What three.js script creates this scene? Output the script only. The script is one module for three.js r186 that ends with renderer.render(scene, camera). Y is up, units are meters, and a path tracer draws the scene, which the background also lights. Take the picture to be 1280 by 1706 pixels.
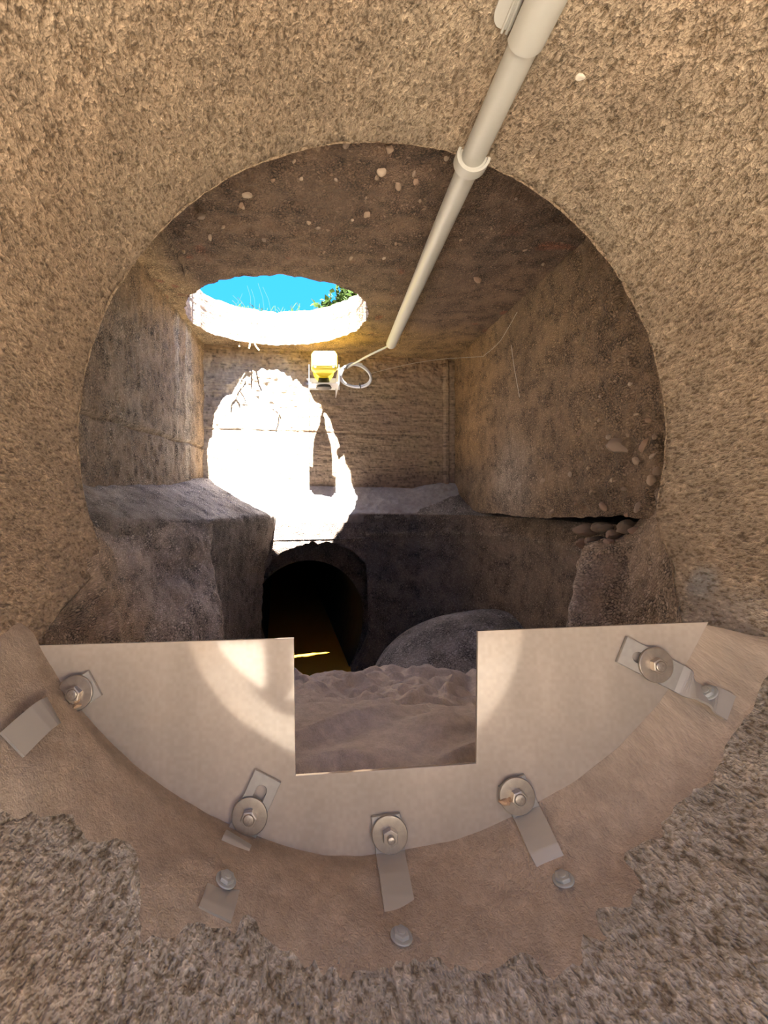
import * as THREE from 'three';
import { mergeGeometries, toCreasedNormals, mergeVertices } from 'three/addons/utils/BufferGeometryUtils.js';
import { MarchingCubes } from 'three/addons/objects/MarchingCubes.js';
import { RoundedBoxGeometry } from 'three/addons/geometries/RoundedBoxGeometry.js';

// ------------------------------------------------------------------ camera, sky, sun, exposure
// The camera looks level along the pipe (-z) from the origin; the lens is shifted so that the axis meets the picture at VX, VY.
const W = 1280, H = 1706, F = 780, VX = 522, VY = 820;
const scene = new THREE.Scene();
const camera = new THREE.PerspectiveCamera(2 * Math.atan(H / 2 / F) * 180 / Math.PI, W / H, 0.02, 200);
camera.setViewOffset(W, H, W / 2 - VX, H / 2 - VY, W, H);
camera.position.set(0, 0, 0);
camera.lookAt(0, 0, -1);
scene.add(camera);

const renderer = new THREE.WebGLRenderer({ antialias: true });
renderer.toneMapping = THREE.LinearToneMapping;
renderer.toneMappingExposure = 1.25;
renderer.shadowMap.enabled = true;
renderer.shadowMap.type = THREE.PCFSoftShadowMap;

const SUN_EL = 61.6 * Math.PI / 180;
const sun = new THREE.DirectionalLight(new THREE.Color().setRGB(1, 0.95, 0.87), 98);
sun.position.set(-0.1, 10 * Math.sin(SUN_EL) - 0.2, 10 * Math.cos(SUN_EL) - 1.3);
sun.target.position.set(-0.1, -0.2, -1.3);
sun.castShadow = true;
sun.shadow.mapSize.set(4096, 4096);
Object.assign(sun.shadow.camera, { left: -4, right: 4, top: 4, bottom: -4, near: 1, far: 22 });
sun.shadow.radius = 1;
scene.add(sun, sun.target);

{ // clear sky: saturated cyan-blue overhead, paler towards the horizon
  const w = 64, h = 128, d = new Float32Array(w * h * 4);
  for (let j = 0; j < h; j++) {
    const el = (j + 0.5) / h * 180 - 90, t = Math.min(1, Math.max(0, el / 70)) ** 0.6;
    const c = [0.11 * (1 - t) + 0.02 * t, 0.66 * (1 - t) + 0.56 * t, 1.6 * (1 - t) + 2.1 * t];
    for (let i = 0; i < w; i++) d.set(el < 0 ? [0.3, 0.28, 0.22, 1] : [...c, 1], (j * w + i) * 4);
  }
  const t = new THREE.DataTexture(d, w, h, THREE.RGBAFormat, THREE.FloatType);
  t.mapping = THREE.EquirectangularReflectionMapping;
  t.magFilter = t.minFilter = THREE.LinearFilter;
  t.needsUpdate = true;
  scene.background = t; scene.environment = t;
}

// ------------------------------------------------------------------ helpers
const V3 = (x, y, z) => new THREE.Vector3(x, y, z);
const P = (px, py, d) => V3((px - VX) / F * d, (VY - py) / F * d, -d);            // the point seen at a pixel, d metres ahead
const mix = (a, b, t) => a + (b - a) * t;
const clamp = (x, a = 0, b = 1) => Math.min(b, Math.max(a, x));
const sstep = (a, b, x) => { const t = clamp((x - a) / (b - a)); return t * t * (3 - 2 * t); };
function rng(seed) { let s = seed >>> 0; return () => { s = (s + 0x6D2B79F5) | 0; let t = Math.imul(s ^ (s >>> 15), 1 | s); t = (t + Math.imul(t ^ (t >>> 7), 61 | t)) ^ t; return ((t ^ (t >>> 14)) >>> 0) / 4294967296; }; }
const LAT = (() => { const r = rng(7), a = new Float32Array(65536); for (let i = 0; i < 65536; i++) a[i] = r() * 2 - 1; return a; })();
const hsh = (x, y, z) => LAT[((x * 73856093) ^ (y * 19349663) ^ (z * 83492791)) & 65535];
function n3(x, y, z) {
  const xi = Math.floor(x), yi = Math.floor(y), zi = Math.floor(z);
  let u = x - xi, v = y - yi, w = z - zi;
  u = u * u * (3 - 2 * u); v = v * v * (3 - 2 * v); w = w * w * (3 - 2 * w);
  const l = (a, b, t) => a + (b - a) * t;
  return l(l(l(hsh(xi, yi, zi), hsh(xi + 1, yi, zi), u), l(hsh(xi, yi + 1, zi), hsh(xi + 1, yi + 1, zi), u), v),
    l(l(hsh(xi, yi, zi + 1), hsh(xi + 1, yi, zi + 1), u), l(hsh(xi, yi + 1, zi + 1), hsh(xi + 1, yi + 1, zi + 1), u), v), w);
}
const fbm = (p, f, o = 3) => { let s = 0, a = 0.5; for (let i = 0; i < o; i++) { s += a * n3(p.x * f + i * 17.3, p.y * f + i * 9.1, p.z * f - i * 5.7); f *= 2.03; a *= 0.5; } return s; };

const taken = new Set();
function numbered(n) { let k = 0, m = n; while (taken.has(m)) m = n + '_' + String(++k).padStart(3, '0'); taken.add(m); return m; }
function shadows(m) { m.castShadow = m.receiveShadow = true; return m; }
function obj(name, geo, mat, parent = scene) {
  const m = shadows(new THREE.Mesh(Array.isArray(geo) ? merge(geo) : geo, mat));
  m.name = parent === scene ? numbered(name) : name; parent.add(m); return m;
}
function merge(list) {
  return mergeGeometries(list.map((g) => { g = g.index ? g.toNonIndexed() : g; for (const k of Object.keys(g.attributes)) if (!['position', 'normal', 'uv'].includes(k)) g.deleteAttribute(k); if (!g.attributes.uv) g.setAttribute('uv', new THREE.BufferAttribute(new Float32Array(g.attributes.position.count * 2), 2)); return g; }));
}
function thing(name, label, category, pos = V3(0, 0, 0), group) {
  const o = new THREE.Group(); o.name = numbered(name); o.position.copy(pos); scene.add(o);
  o.userData = { label, category }; if (group) o.userData.group = group; return o;
}
function tag(o, label, category, group, kind) { Object.assign(o.userData, { label, category }); if (group) o.userData.group = group; if (kind) o.userData.kind = kind; return o; }
function struct(name, geo, mat, label) { const o = obj(name, geo, mat); o.userData.kind = 'structure'; if (label) o.userData.label = label; return o; }

// a grid surface; fn(u, v, i, j) returns {p, uv}; smooth: rounds its edges; bump(p): relief along the normal; col(p, n): base colour
function grid(nu, nv, fn, { smooth = 0, relief, col, flip = false } = {}) {
  const N = (nu + 1) * (nv + 1), pos = new Float32Array(N * 3), uv = new Float32Array(N * 2), idx = new Uint32Array(nu * nv * 6);
  for (let j = 0; j <= nv; j++) for (let i = 0; i <= nu; i++) { const k = j * (nu + 1) + i, r = fn(i / nu, j / nv, i, j); pos.set([r.p.x, r.p.y, r.p.z], k * 3); uv.set(r.uv, k * 2); }
  for (let s = 0; s < smooth; s++) {
    const q = pos.slice();
    for (let j = 1; j < nv; j++) for (let i = 1; i < nu; i++) { const k = j * (nu + 1) + i; for (let c = 0; c < 3; c++) pos[k * 3 + c] = (q[k * 3 + c] * 4 + q[(k - 1) * 3 + c] + q[(k + 1) * 3 + c] + q[(k - nu - 1) * 3 + c] + q[(k + nu + 1) * 3 + c]) / 8; }
  }
  let t = 0;
  for (let j = 0; j < nv; j++) for (let i = 0; i < nu; i++) { const a = j * (nu + 1) + i, b = a + 1, c = a + nu + 1, d = c + 1; idx.set(flip ? [a, c, b, b, c, d] : [a, b, c, b, d, c], t); t += 6; }
  const g = new THREE.BufferGeometry();
  g.setAttribute('position', new THREE.BufferAttribute(pos, 3)); g.setAttribute('uv', new THREE.BufferAttribute(uv, 2)); g.setIndex(new THREE.BufferAttribute(idx, 1));
  g.computeVertexNormals();
  const p = V3(), n = V3(), na = g.attributes.normal.array;
  if (relief) {
    for (let k = 0; k < N; k++) { p.fromArray(pos, k * 3); n.fromArray(na, k * 3); p.addScaledVector(n, relief(p, n, uv[k * 2], uv[k * 2 + 1])); p.toArray(pos, k * 3); }
    g.computeVertexNormals();
  }
  if (col) {
    const ca = new Float32Array(N * 3);
    for (let k = 0; k < N; k++) { p.fromArray(pos, k * 3); n.fromArray(g.attributes.normal.array, k * 3); ca.set(col(p, n, uv[k * 2], uv[k * 2 + 1]), k * 3); }
    g.setAttribute('color', new THREE.BufferAttribute(ca, 3));
  }
  return g;
}
// joins grids that carry colours, and plain boxes that get one colour
function joined(parts, plain = [0.2, 0.15, 0.1]) {
  return mergeGeometries(parts.map((g) => {
    g = g.index ? g.toNonIndexed() : g;
    if (!g.attributes.color) { const n = g.attributes.position.count, a = new Float32Array(n * 3); for (let i = 0; i < n; i++) a.set(plain, i * 3); g.setAttribute('color', new THREE.BufferAttribute(a, 3)); }
    return g;
  }));
}
const box = (x0, x1, y0, y1, z0, z1) => new THREE.BoxGeometry(x1 - x0, y1 - y0, z1 - z0).translate((x0 + x1) / 2, (y0 + y1) / 2, (z0 + z1) / 2);
// surface through a table of sections (each a list of points), by distance along both ways
function loft(sections, step, opt = {}) {
  const ns = sections.length - 1, np = sections[0].length - 1;
  const at = (s, t) => {
    const i = Math.min(ns - 1, Math.floor(s * ns)), j = Math.min(np - 1, Math.floor(t * np)), a = s * ns - i, b = t * np - j;
    return sections[i][j].clone().lerp(sections[i][j + 1], b).lerp(sections[i + 1][j].clone().lerp(sections[i + 1][j + 1], b), a);
  };
  // even out the parameter by arc length of a middle line
  const even = (f, n) => { const pts = []; for (let k = 0; k <= 200; k++) pts.push(f(k / 200)); const d = [0]; for (let k = 1; k <= 200; k++) d.push(d[k - 1] + pts[k].distanceTo(pts[k - 1])); const L = d[200]; return { L, inv: (q) => { let k = 1; while (k < 200 && d[k] < q * L) k++; return (k - 1 + (q * L - d[k - 1]) / Math.max(1e-9, d[k] - d[k - 1])) / 200; } }; };
  const es = even((q) => at(q, opt.along ?? 0.5)), et = even((q) => at(opt.across ?? 0.5, q));
  const nu = Math.max(4, Math.round(es.L / step)), nv = Math.max(4, Math.round(et.L / step));
  return grid(nu, nv, (u, v) => ({ p: at(clamp(es.inv(u)), clamp(et.inv(v))), uv: [u * es.L, v * et.L] }), opt);
}
// bar of rectangular section along points; across gives the width direction
function ribbon(points, sides, width, thick) {
  const pos = [], idx = [], n = points.length;
  points.forEach((p, i) => {
    const t = points[Math.min(n - 1, i + 1)].clone().sub(points[Math.max(0, i - 1)]).normalize(), s = sides[i].clone().addScaledVector(t, -sides[i].dot(t)).normalize(), u = s.clone().cross(t).normalize();
    for (const [a, b] of [[-1, -1], [1, -1], [1, 1], [-1, 1]]) { const q = p.clone().addScaledVector(s, a * width / 2).addScaledVector(u, b * thick / 2); pos.push(q.x, q.y, q.z); }
  });
  for (let i = 0; i < n - 1; i++) for (let k = 0; k < 4; k++) { const a = i * 4 + k, b = i * 4 + (k + 1) % 4; idx.push(a, b, a + 4, b, b + 4, a + 4); }
  idx.push(0, 2, 1, 0, 3, 2); const e = (n - 1) * 4; idx.push(e, e + 1, e + 2, e, e + 2, e + 3);
  const g = new THREE.BufferGeometry(); g.setAttribute('position', new THREE.Float32BufferAttribute(pos, 3)); g.setIndex(idx);
  return toCreasedNormals(g, 0.6);
}
const lathe = (pts, n = 32) => new THREE.LatheGeometry(pts.map(([r, y]) => new THREE.Vector2(r, y)), n);
const tube = (pts, r, n = 48, k = 8) => new THREE.TubeGeometry(new THREE.CatmullRomCurve3(pts), n, r, k, false);

// ------------------------------------------------------------------ textures: grain of the surfaces
function lattice(fx, fy, seed) { const r = rng(seed), a = new Float32Array(fx * fy); for (let i = 0; i < a.length; i++) a[i] = r() * 2 - 1; return (u, v) => { const x = u * fx, y = v * fy, xi = Math.floor(x), yi = Math.floor(y); let s = x - xi, t = y - yi; s = s * s * (3 - 2 * s); t = t * t * (3 - 2 * t); const X0 = xi % fx, X1 = (xi + 1) % fx, Y0 = (yi % fy) * fx, Y1 = ((yi + 1) % fy) * fx; return mix(mix(a[Y0 + X0], a[Y0 + X1], s), mix(a[Y1 + X0], a[Y1 + X1], s), t); }; }
function surface(size, metres, heightOf, colorOf) {
  const h = new Float32Array(size * size); let lo = 1e9, hi = -1e9;
  for (let j = 0; j < size; j++) for (let i = 0; i < size; i++) { const v = heightOf(i / size, j / size); h[j * size + i] = v; lo = Math.min(lo, v); hi = Math.max(hi, v); }
  const cb = new Uint8Array(size * size * 4), bb = new Uint8Array(size * size * 4);
  for (let k = 0; k < size * size; k++) { const v = (h[k] - lo) / (hi - lo), c = colorOf(v, k % size / size, Math.floor(k / size) / size); cb.set([c[0] * 255, c[1] * 255, c[2] * 255, 255].map((x) => clamp(Math.round(x), 0, 255)), k * 4); const q = Math.round(v * 255); bb.set([q, q, q, 255], k * 4); }
  const make = (a, srgb) => { const t = new THREE.DataTexture(a, size, size, THREE.RGBAFormat); t.wrapS = t.wrapT = THREE.RepeatWrapping; t.magFilter = THREE.LinearFilter; t.minFilter = THREE.LinearMipmapLinearFilter; t.generateMipmaps = true; if (srgb) t.colorSpace = THREE.SRGBColorSpace; t.repeat.set(1 / metres, 1 / metres); t.needsUpdate = true; return t; };
  return { map: make(cb, true), bump: make(bb, false) };
}
// grains: nearest of one jittered point per cell; gives [distance, second distance, a number of the nearest grain]
function grains(nx, ny, seed) {
  const r = rng(seed), n = nx * ny, X = new Float32Array(n), Y = new Float32Array(n), K = new Float32Array(n); for (let i = 0; i < n; i++) { X[i] = r(); Y[i] = r(); K[i] = r(); }
  return (u, v) => { const x = u * nx, y = v * ny, xi = Math.floor(x), yi = Math.floor(y); let d = 9, e = 9, k = 0; for (let b = -1; b < 2; b++) for (let a = -1; a < 2; a++) { const c = (xi + a + nx) % nx + ((yi + b + ny) % ny) * nx, p = xi + a + X[c] - x, q = yi + b + Y[c] - y, f = p * p + q * q; if (f < d) { e = d; d = f; k = K[c]; } else if (f < e) e = f; } return [Math.sqrt(d), Math.sqrt(e), k]; };
}
// sprayed pipe concrete: short grains and pits drawn out along the pipe (v)
const pipeTex = (() => {
  const a = lattice(110, 52, 1), b = lattice(200, 104, 2), c = lattice(44, 20, 3), d = lattice(420, 280, 4), e = lattice(9, 7, 5), g = lattice(62, 28, 6);
  return surface(1024, 0.36, (u, v) => 0.8 * a(u, v) + 0.6 * b(u, v) + 0.2 * c(u, v) + 0.35 * g(u, v) + 0.3 * d(u, v),
    (h, u, v) => { const p = sstep(0.42, 0.22, h), l = sstep(0.55, 0.8, h), k = 0.80 + 0.05 * e(u, v) + 0.26 * (h - 0.5) + 0.10 * l - 0.13 * p; return [k, k * (1 - 0.04 * p), k * (1 - 0.1 * p)]; });
})();
// rough chamber concrete with aggregate: grains of different tone
const roughTex = (() => {
  const w = grains(64, 64, 11), w2 = grains(130, 130, 12), c = lattice(16, 16, 13), d = lattice(300, 300, 14), e = lattice(7, 7, 15), f = lattice(40, 40, 16); let tone = 0;
  const H = (u, v) => { const uu = (u + 0.006 * f(u, v) + 1) % 1, [p, q, k] = w(uu, v), [p2, q2, k2] = w2(uu, v); tone = (k > 0.8 ? (k - 0.8) * 2.2 * sstep(0.05, 0.3, q - p) : 0) + (k2 - 0.5) * 0.28; return (k > 0.72 ? 0.9 : 0.25 + 0.4 * k) * sstep(0, 0.5, q - p) + 0.45 * k2 * sstep(0, 0.5, q2 - p2) + 0.3 * c(u, v) + 0.12 * d(u, v); };
  return surface(1024, 0.4, H, (h, u, v) => { H(u, v); const p = sstep(0.3, 0.08, h), k = 0.86 + 0.06 * e(u, v) + 0.3 * (h - 0.5) + tone * 0.6 - 0.26 * p; return [k, k * 0.985, k * 0.96]; });
})();
// board-marked concrete: grain runs along u
const boardTex = (() => {
  const a = lattice(10, 90, 21), b = lattice(30, 200, 22), c = lattice(60, 60, 23), d = lattice(200, 260, 24);
  return surface(1024, 0.5, (u, v) => 0.6 * a(u, v) + 0.35 * b(u, v) + 0.7 * c(u, v) + 0.35 * d(u, v), (h) => { const p = sstep(0.36, 0.2, h), k = 0.8 + 0.35 * (h - 0.5) - 0.12 * p; return [k, k * 0.98, k * 0.96]; });
})();
// fine mortar and silt
const siltTex = (() => {
  const a = lattice(24, 24, 31), b = lattice(90, 90, 32), d = lattice(300, 300, 33);
  return surface(1024, 0.3, (u, v) => 0.5 * a(u, v) + 0.3 * b(u, v) + 0.3 * d(u, v), (h) => { const k = 0.84 + 0.2 * (h - 0.5); return [k, k, k]; });
})();
// scuffed sheet steel: faint scratches and dust
const steelTex = (() => {
  const a = lattice(5, 5, 41), b = lattice(24, 8, 42), c = lattice(260, 12, 43), d = lattice(180, 180, 44);
  return surface(1024, 0.7, (u, v) => 0.6 * a(u, v) + 0.3 * b(u, v) + 0.05 * c(u, v) + 0.2 * d(u, v), (h) => { const k = 0.86 + 0.2 * (h - 0.5); return [k, k * 0.985, k * 0.96]; });
})();
const mat = (o) => new THREE.MeshStandardMaterial({ roughness: 0.95, metalness: 0, ...o });
const textured = (t, bumpScale, o = {}) => mat({ map: t.map, bumpMap: t.bump, bumpScale, vertexColors: true, ...o });
const M = {
  pipe: textured(pipeTex, 0.0065), rough: textured(roughTex, 0.007), board: textured(boardTex, 0.003), silt: textured(siltTex, 0.0016), sand: textured(siltTex, 0.002),
  mortar: textured(roughTex, 0.004),
  steel: new THREE.MeshPhysicalMaterial({ specularIntensity: 0.65, color: new THREE.Color().setRGB(0.53, 0.46, 0.40), map: steelTex.map, roughness: 0.075, metalness: 0.05 }),
  strap: new THREE.MeshStandardMaterial({ color: new THREE.Color().setRGB(0.43, 0.41, 0.385), map: steelTex.map, roughness: 0.45, metalness: 0.2 }),
  washer: new THREE.MeshStandardMaterial({ color: new THREE.Color().setRGB(0.56, 0.5, 0.44), map: steelTex.map, roughness: 0.34, metalness: 0.75 }),
  zinc: new THREE.MeshStandardMaterial({ color: new THREE.Color().setRGB(0.42, 0.43, 0.42), roughness: 0.5, metalness: 0.5 }),
  pvc: mat({ color: new THREE.Color().setRGB(0.5, 0.49, 0.44), roughness: 0.42 }),
  cable: mat({ color: new THREE.Color().setRGB(0.5, 0.5, 0.52), roughness: 0.5 }),
  yellow: mat({ color: new THREE.Color().setRGB(0.92, 0.72, 0.02), roughness: 0.4 }),
  cap: mat({ color: new THREE.Color().setRGB(0.93, 0.78, 0.10), roughness: 0.35 }),
  black: mat({ color: new THREE.Color().setRGB(0.02, 0.02, 0.02), roughness: 0.5 }),
  bracket: new THREE.MeshStandardMaterial({ color: new THREE.Color().setRGB(0.72, 0.72, 0.72), roughness: 0.35, metalness: 0.5 }),
  web: mat({ color: new THREE.Color().setRGB(0.5, 0.46, 0.4), roughness: 0.8 }),
  root: mat({ color: new THREE.Color().setRGB(0.45, 0.34, 0.2), roughness: 0.9 }),
  grass: new THREE.MeshPhysicalMaterial({ specularIntensity: 0, color: new THREE.Color().setRGB(0.032, 0.055, 0.010), roughness: 1, side: THREE.DoubleSide }),
  straw: new THREE.MeshPhysicalMaterial({ specularIntensity: 0, color: new THREE.Color().setRGB(0.05, 0.043, 0.02), roughness: 1, side: THREE.DoubleSide }),
  leaf: new THREE.MeshPhysicalMaterial({ color: new THREE.Color().setRGB(0.034, 0.058, 0.015), roughness: 1, specularIntensity: 0.1, transmission: 0.3, thickness: 0, side: THREE.DoubleSide }),
  bark: mat({ color: new THREE.Color().setRGB(0.2, 0.14, 0.09) }),
  water: new THREE.MeshPhysicalMaterial({ color: new THREE.Color().setRGB(0.5, 0.25, 0.03), roughness: 0.1, metalness: 0, ior: 1.33 }),
};

// ------------------------------------------------------------------ main sizes (camera at 0,0,0)
const CX = 0.10, CY = 0.097, R = 0.5;                 // pipe axis and radius
const RIM = 0.798, MOUTH = 0.42;                      // the pipe runs from z = -RIM (chamber) to z = +MOUTH (daylight)
const HC = 0.615;                                     // chamber ceiling
const XL = -0.464, XR = 0.66;                         // chamber side walls
const backZ = (x) => -(1.934 + (x - XL) * 0.219);     // chamber back wall stands a little askew
const HX = -0.124, HZ = 1.64, HR = 0.315, HTOP = 0.753;// roof opening

// ------------------------------------------------------------------ the pipe the camera is in
// where the sight line of a pixel meets the pipe wall at radius r
function onPipe(px, py, r = R) {
  const a = (px - VX) / F, b = (VY - py) / F, A = a * a + b * b, B = a * CX + b * CY, C = CX * CX + CY * CY - r * r;
  return P(px, py, (B + Math.sqrt(B * B - A * C)) / A);
}
const smear = onPipe(1170, 970);
const TAN = [0.53, 0.385, 0.25], GREY = [0.64, 0.585, 0.50], BROWN = [0.43, 0.295, 0.185], PALE = [0.59, 0.47, 0.325];
const mixc = (a, b, t) => [mix(a[0], b[0], t), mix(a[1], b[1], t), mix(a[2], b[2], t)];
{
  const nu = 760, z0 = -RIM, z1 = MOUTH, nv = 270;
  const rimWobble = (th) => 0.003 * n3(Math.cos(th) * 9, Math.sin(th) * 9, 3) + 0.0018 * n3(Math.cos(th) * 40, Math.sin(th) * 40, 9);
  // low on both sides the end of the pipe is broken away, back to the plate
  const broken = (th) => { const s = Math.sin(th) + 0.02 * n3(Math.cos(th) * 12, Math.sin(th) * 12, 6); return (Math.cos(th) > 0 ? 0.235 * sstep(-0.2, -0.86, s) ** 0.9 : 0.245 * sstep(-0.40, -0.56, s)); };
  const inner = grid(nu, nv, (u, v) => {
    const th = u * 2 * Math.PI, z = mix(z0 + rimWobble(th) + broken(th), z1, v);
    const q = V3(Math.cos(th), Math.sin(th), 0), f = V3(q.x * R, q.y * R, z);
    const low = sstep(-0.2, -0.75, q.y);
    let r = R + 0.0025 * fbm(f, 9, 2) + 0.0012 * n3(th * 70, z * 55, 1) + low * 0.0035 * fbm(f, 26, 3);
    r += 0.003 * sstep(0.012, 0, z - z0 - broken(th)) * (0.5 + n3(q.x * 22, q.y * 22, 5));
    return { p: V3(CX + q.x * r, CY + q.y * r, z), uv: [u * 2 * Math.PI * R, z] };
  }, { flip: true, col: (p) => {
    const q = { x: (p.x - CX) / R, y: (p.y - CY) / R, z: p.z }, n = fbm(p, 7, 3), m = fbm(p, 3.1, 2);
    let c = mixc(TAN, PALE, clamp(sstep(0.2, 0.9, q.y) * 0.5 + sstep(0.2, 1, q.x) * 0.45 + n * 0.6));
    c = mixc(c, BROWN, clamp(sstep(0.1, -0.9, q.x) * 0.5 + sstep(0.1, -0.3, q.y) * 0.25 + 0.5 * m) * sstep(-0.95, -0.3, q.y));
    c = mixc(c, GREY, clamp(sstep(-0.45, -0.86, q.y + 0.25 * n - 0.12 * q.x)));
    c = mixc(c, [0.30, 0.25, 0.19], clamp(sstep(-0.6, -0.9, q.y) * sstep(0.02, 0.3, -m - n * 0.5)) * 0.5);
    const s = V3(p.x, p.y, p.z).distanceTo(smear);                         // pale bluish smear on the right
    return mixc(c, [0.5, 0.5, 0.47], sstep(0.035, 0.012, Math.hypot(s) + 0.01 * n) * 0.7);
  } });
  const outer = grid(760, 1, (u, v) => { const th = u * 2 * Math.PI; return { p: V3(CX + Math.cos(th) * (R + 0.09), CY + Math.sin(th) * (R + 0.09), mix(z0 + broken(th), z1, v)), uv: [u, v] }; });
  const end = (z, flip) => grid(760, 3, (u, v) => { const th = u * 2 * Math.PI, r = mix(R, R + 0.09, v); return { p: V3(CX + Math.cos(th) * r, CY + Math.sin(th) * r, z + (z < 0 ? (v < 1 ? rimWobble(th) : 0) + broken(th) : 0)), uv: [th * R, r] }; }, { flip });
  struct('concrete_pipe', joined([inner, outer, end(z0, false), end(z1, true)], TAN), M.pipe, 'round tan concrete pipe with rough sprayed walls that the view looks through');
}

// ------------------------------------------------------------------ the chamber
const EARTH = [0.326, 0.225, 0.147], DARK = [0.264, 0.186, 0.132], DUST = [0.449, 0.395, 0.349], WARM = [0.442, 0.299, 0.169], LIGHT = [0.546, 0.481, 0.403];
// a wall: relief on its face (p0 + u*eu + v*ev), plain behind
function wall(p0, eu, ev, step, opt = {}) {
  const lu = eu.length(), lv = ev.length(), nu = Math.round(lu / step), nv = Math.round(lv / step), n = eu.clone().cross(ev).normalize();
  return grid(nu, nv, (u, v) => { const p = p0.clone().addScaledVector(eu, u).addScaledVector(ev, v); if (opt.edge) opt.edge(p, u, v, lu, lv); return { p, uv: [u * lu, v * lv] }; }, opt);
}
const groove = (x, at, w, depth) => -depth * Math.max(0, 1 - Math.abs(x - at) / w);
{ // left wall: faces +x
  const g = wall(V3(XL, -0.12, -0.72), V3(0, 0, -1.35), V3(0, HC + 0.15, 0), 0.0055, { flip: true,
    relief: (p) => -(0.006 * fbm(p, 22, 3) + 0.004 * n3(p.x * 60, p.y * 45, p.z * 60)) - groove(p.y, 0.165 + 0.006 * n3(1, 2, p.z * 9) - 0.02 * (p.z + 1), 0.007, 0.016) + (p.z < -1.6 ? -0.01 * sstep(-1.6, -1.9, p.z) : 0),
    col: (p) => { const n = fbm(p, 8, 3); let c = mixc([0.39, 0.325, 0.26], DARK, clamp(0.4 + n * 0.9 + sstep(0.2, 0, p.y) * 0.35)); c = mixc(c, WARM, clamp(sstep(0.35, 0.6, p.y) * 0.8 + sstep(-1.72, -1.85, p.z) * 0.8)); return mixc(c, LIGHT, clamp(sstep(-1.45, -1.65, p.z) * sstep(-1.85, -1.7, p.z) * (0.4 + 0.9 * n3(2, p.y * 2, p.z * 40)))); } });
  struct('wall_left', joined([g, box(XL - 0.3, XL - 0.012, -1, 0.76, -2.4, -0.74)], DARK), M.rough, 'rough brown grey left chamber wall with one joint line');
}
{ // right wall: faces -x; its lower edge hangs free above the bench
  const g = wall(V3(XR, -0.078, -2.32), V3(0, 0, 1.62), V3(0, HC + 0.1, 0), 0.0055, { flip: true,
    edge: (p, u, v) => { if (v < 0.12) p.y += (1 - v / 0.12) * (0.007 * n3(p.z * 9, 1, 2) + 0.003 * n3(p.z * 40, 3, 2)) + (1 - v / 0.12) * 0.028 * sstep(-1.5, -0.9, p.z); },
    relief: (p) => { const near = sstep(-1.45, -0.95, p.z); return -(0.004 * fbm(p, 24, 3) + (0.002 + 0.006 * near) * n3(p.x * 50, p.y * 50, p.z * 50) + 0.006 * near * n3(p.x * 24, p.y * 24, p.z * 24)) - groove(p.y, 0.115 + 0.03 * (p.z + 1.6), 0.004, 0.006); },
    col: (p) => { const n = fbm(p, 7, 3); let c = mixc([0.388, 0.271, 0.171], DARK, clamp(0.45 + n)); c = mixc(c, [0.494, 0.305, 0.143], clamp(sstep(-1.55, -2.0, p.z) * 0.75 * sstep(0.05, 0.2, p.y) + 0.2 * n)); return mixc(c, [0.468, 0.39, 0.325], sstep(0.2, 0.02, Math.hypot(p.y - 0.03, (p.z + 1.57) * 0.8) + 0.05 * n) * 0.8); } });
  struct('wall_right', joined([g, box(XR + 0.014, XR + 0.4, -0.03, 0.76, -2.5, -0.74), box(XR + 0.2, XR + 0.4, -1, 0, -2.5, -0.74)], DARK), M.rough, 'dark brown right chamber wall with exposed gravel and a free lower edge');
}
{ // back wall with board marks and a broken, rough patch under the opening
  const a = V3(XL - 0.05, -0.1, backZ(XL - 0.05)), b = V3(XR + 0.05, -0.1, backZ(XR + 0.05));
  const g = wall(a, b.clone().sub(a), V3(0, HC + 0.12, 0), 0.0045, {
    relief: (p) => { const broken = sstep(0.33, 0.40, p.y + 0.06 * fbm(p, 9, 2) - 0.12 * sstep(0.05, 0.2, p.x)); const strip = Math.abs(p.x - 0.617) < 0.012 ? 0.008 : 0; return 0.003 * fbm(p, 14, 3) + 0.0018 * n3(p.x * 30, p.y * 110, 1) + broken * (0.014 * fbm(p, 26, 4) - 0.004) + groove(p.y, 0.262, 0.004, 0.007) + groove(p.y, 0.35 + 0.004 * n3(p.x * 8, 0, 1), 0.003, 0.003) + groove(p.x, 0.640, 0.012, 0.012) + strip; },
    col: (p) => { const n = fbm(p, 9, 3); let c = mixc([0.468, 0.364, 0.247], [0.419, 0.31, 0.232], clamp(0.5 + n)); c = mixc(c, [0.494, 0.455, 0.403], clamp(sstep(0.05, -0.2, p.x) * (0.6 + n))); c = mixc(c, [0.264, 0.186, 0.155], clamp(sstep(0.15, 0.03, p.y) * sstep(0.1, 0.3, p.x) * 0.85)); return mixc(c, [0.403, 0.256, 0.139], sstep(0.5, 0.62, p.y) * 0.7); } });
  const back = mergeGeometries([box(-1.0, 1.2, -0.14, 0.76, -0.3, -0.01), box(-1.0, -0.52, -0.95, -0.14, -0.3, 0.1), box(0.36, 1.2, -0.95, -0.14, -0.3, -0.01)]); back.rotateY(Math.atan(0.219)).translate(0.09, 0, backZ(0.09) - 0.005);
  struct('wall_back', joined([g, back], DARK), M.board, 'board-marked back chamber wall with a broken rough patch near the opening');
}
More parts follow.
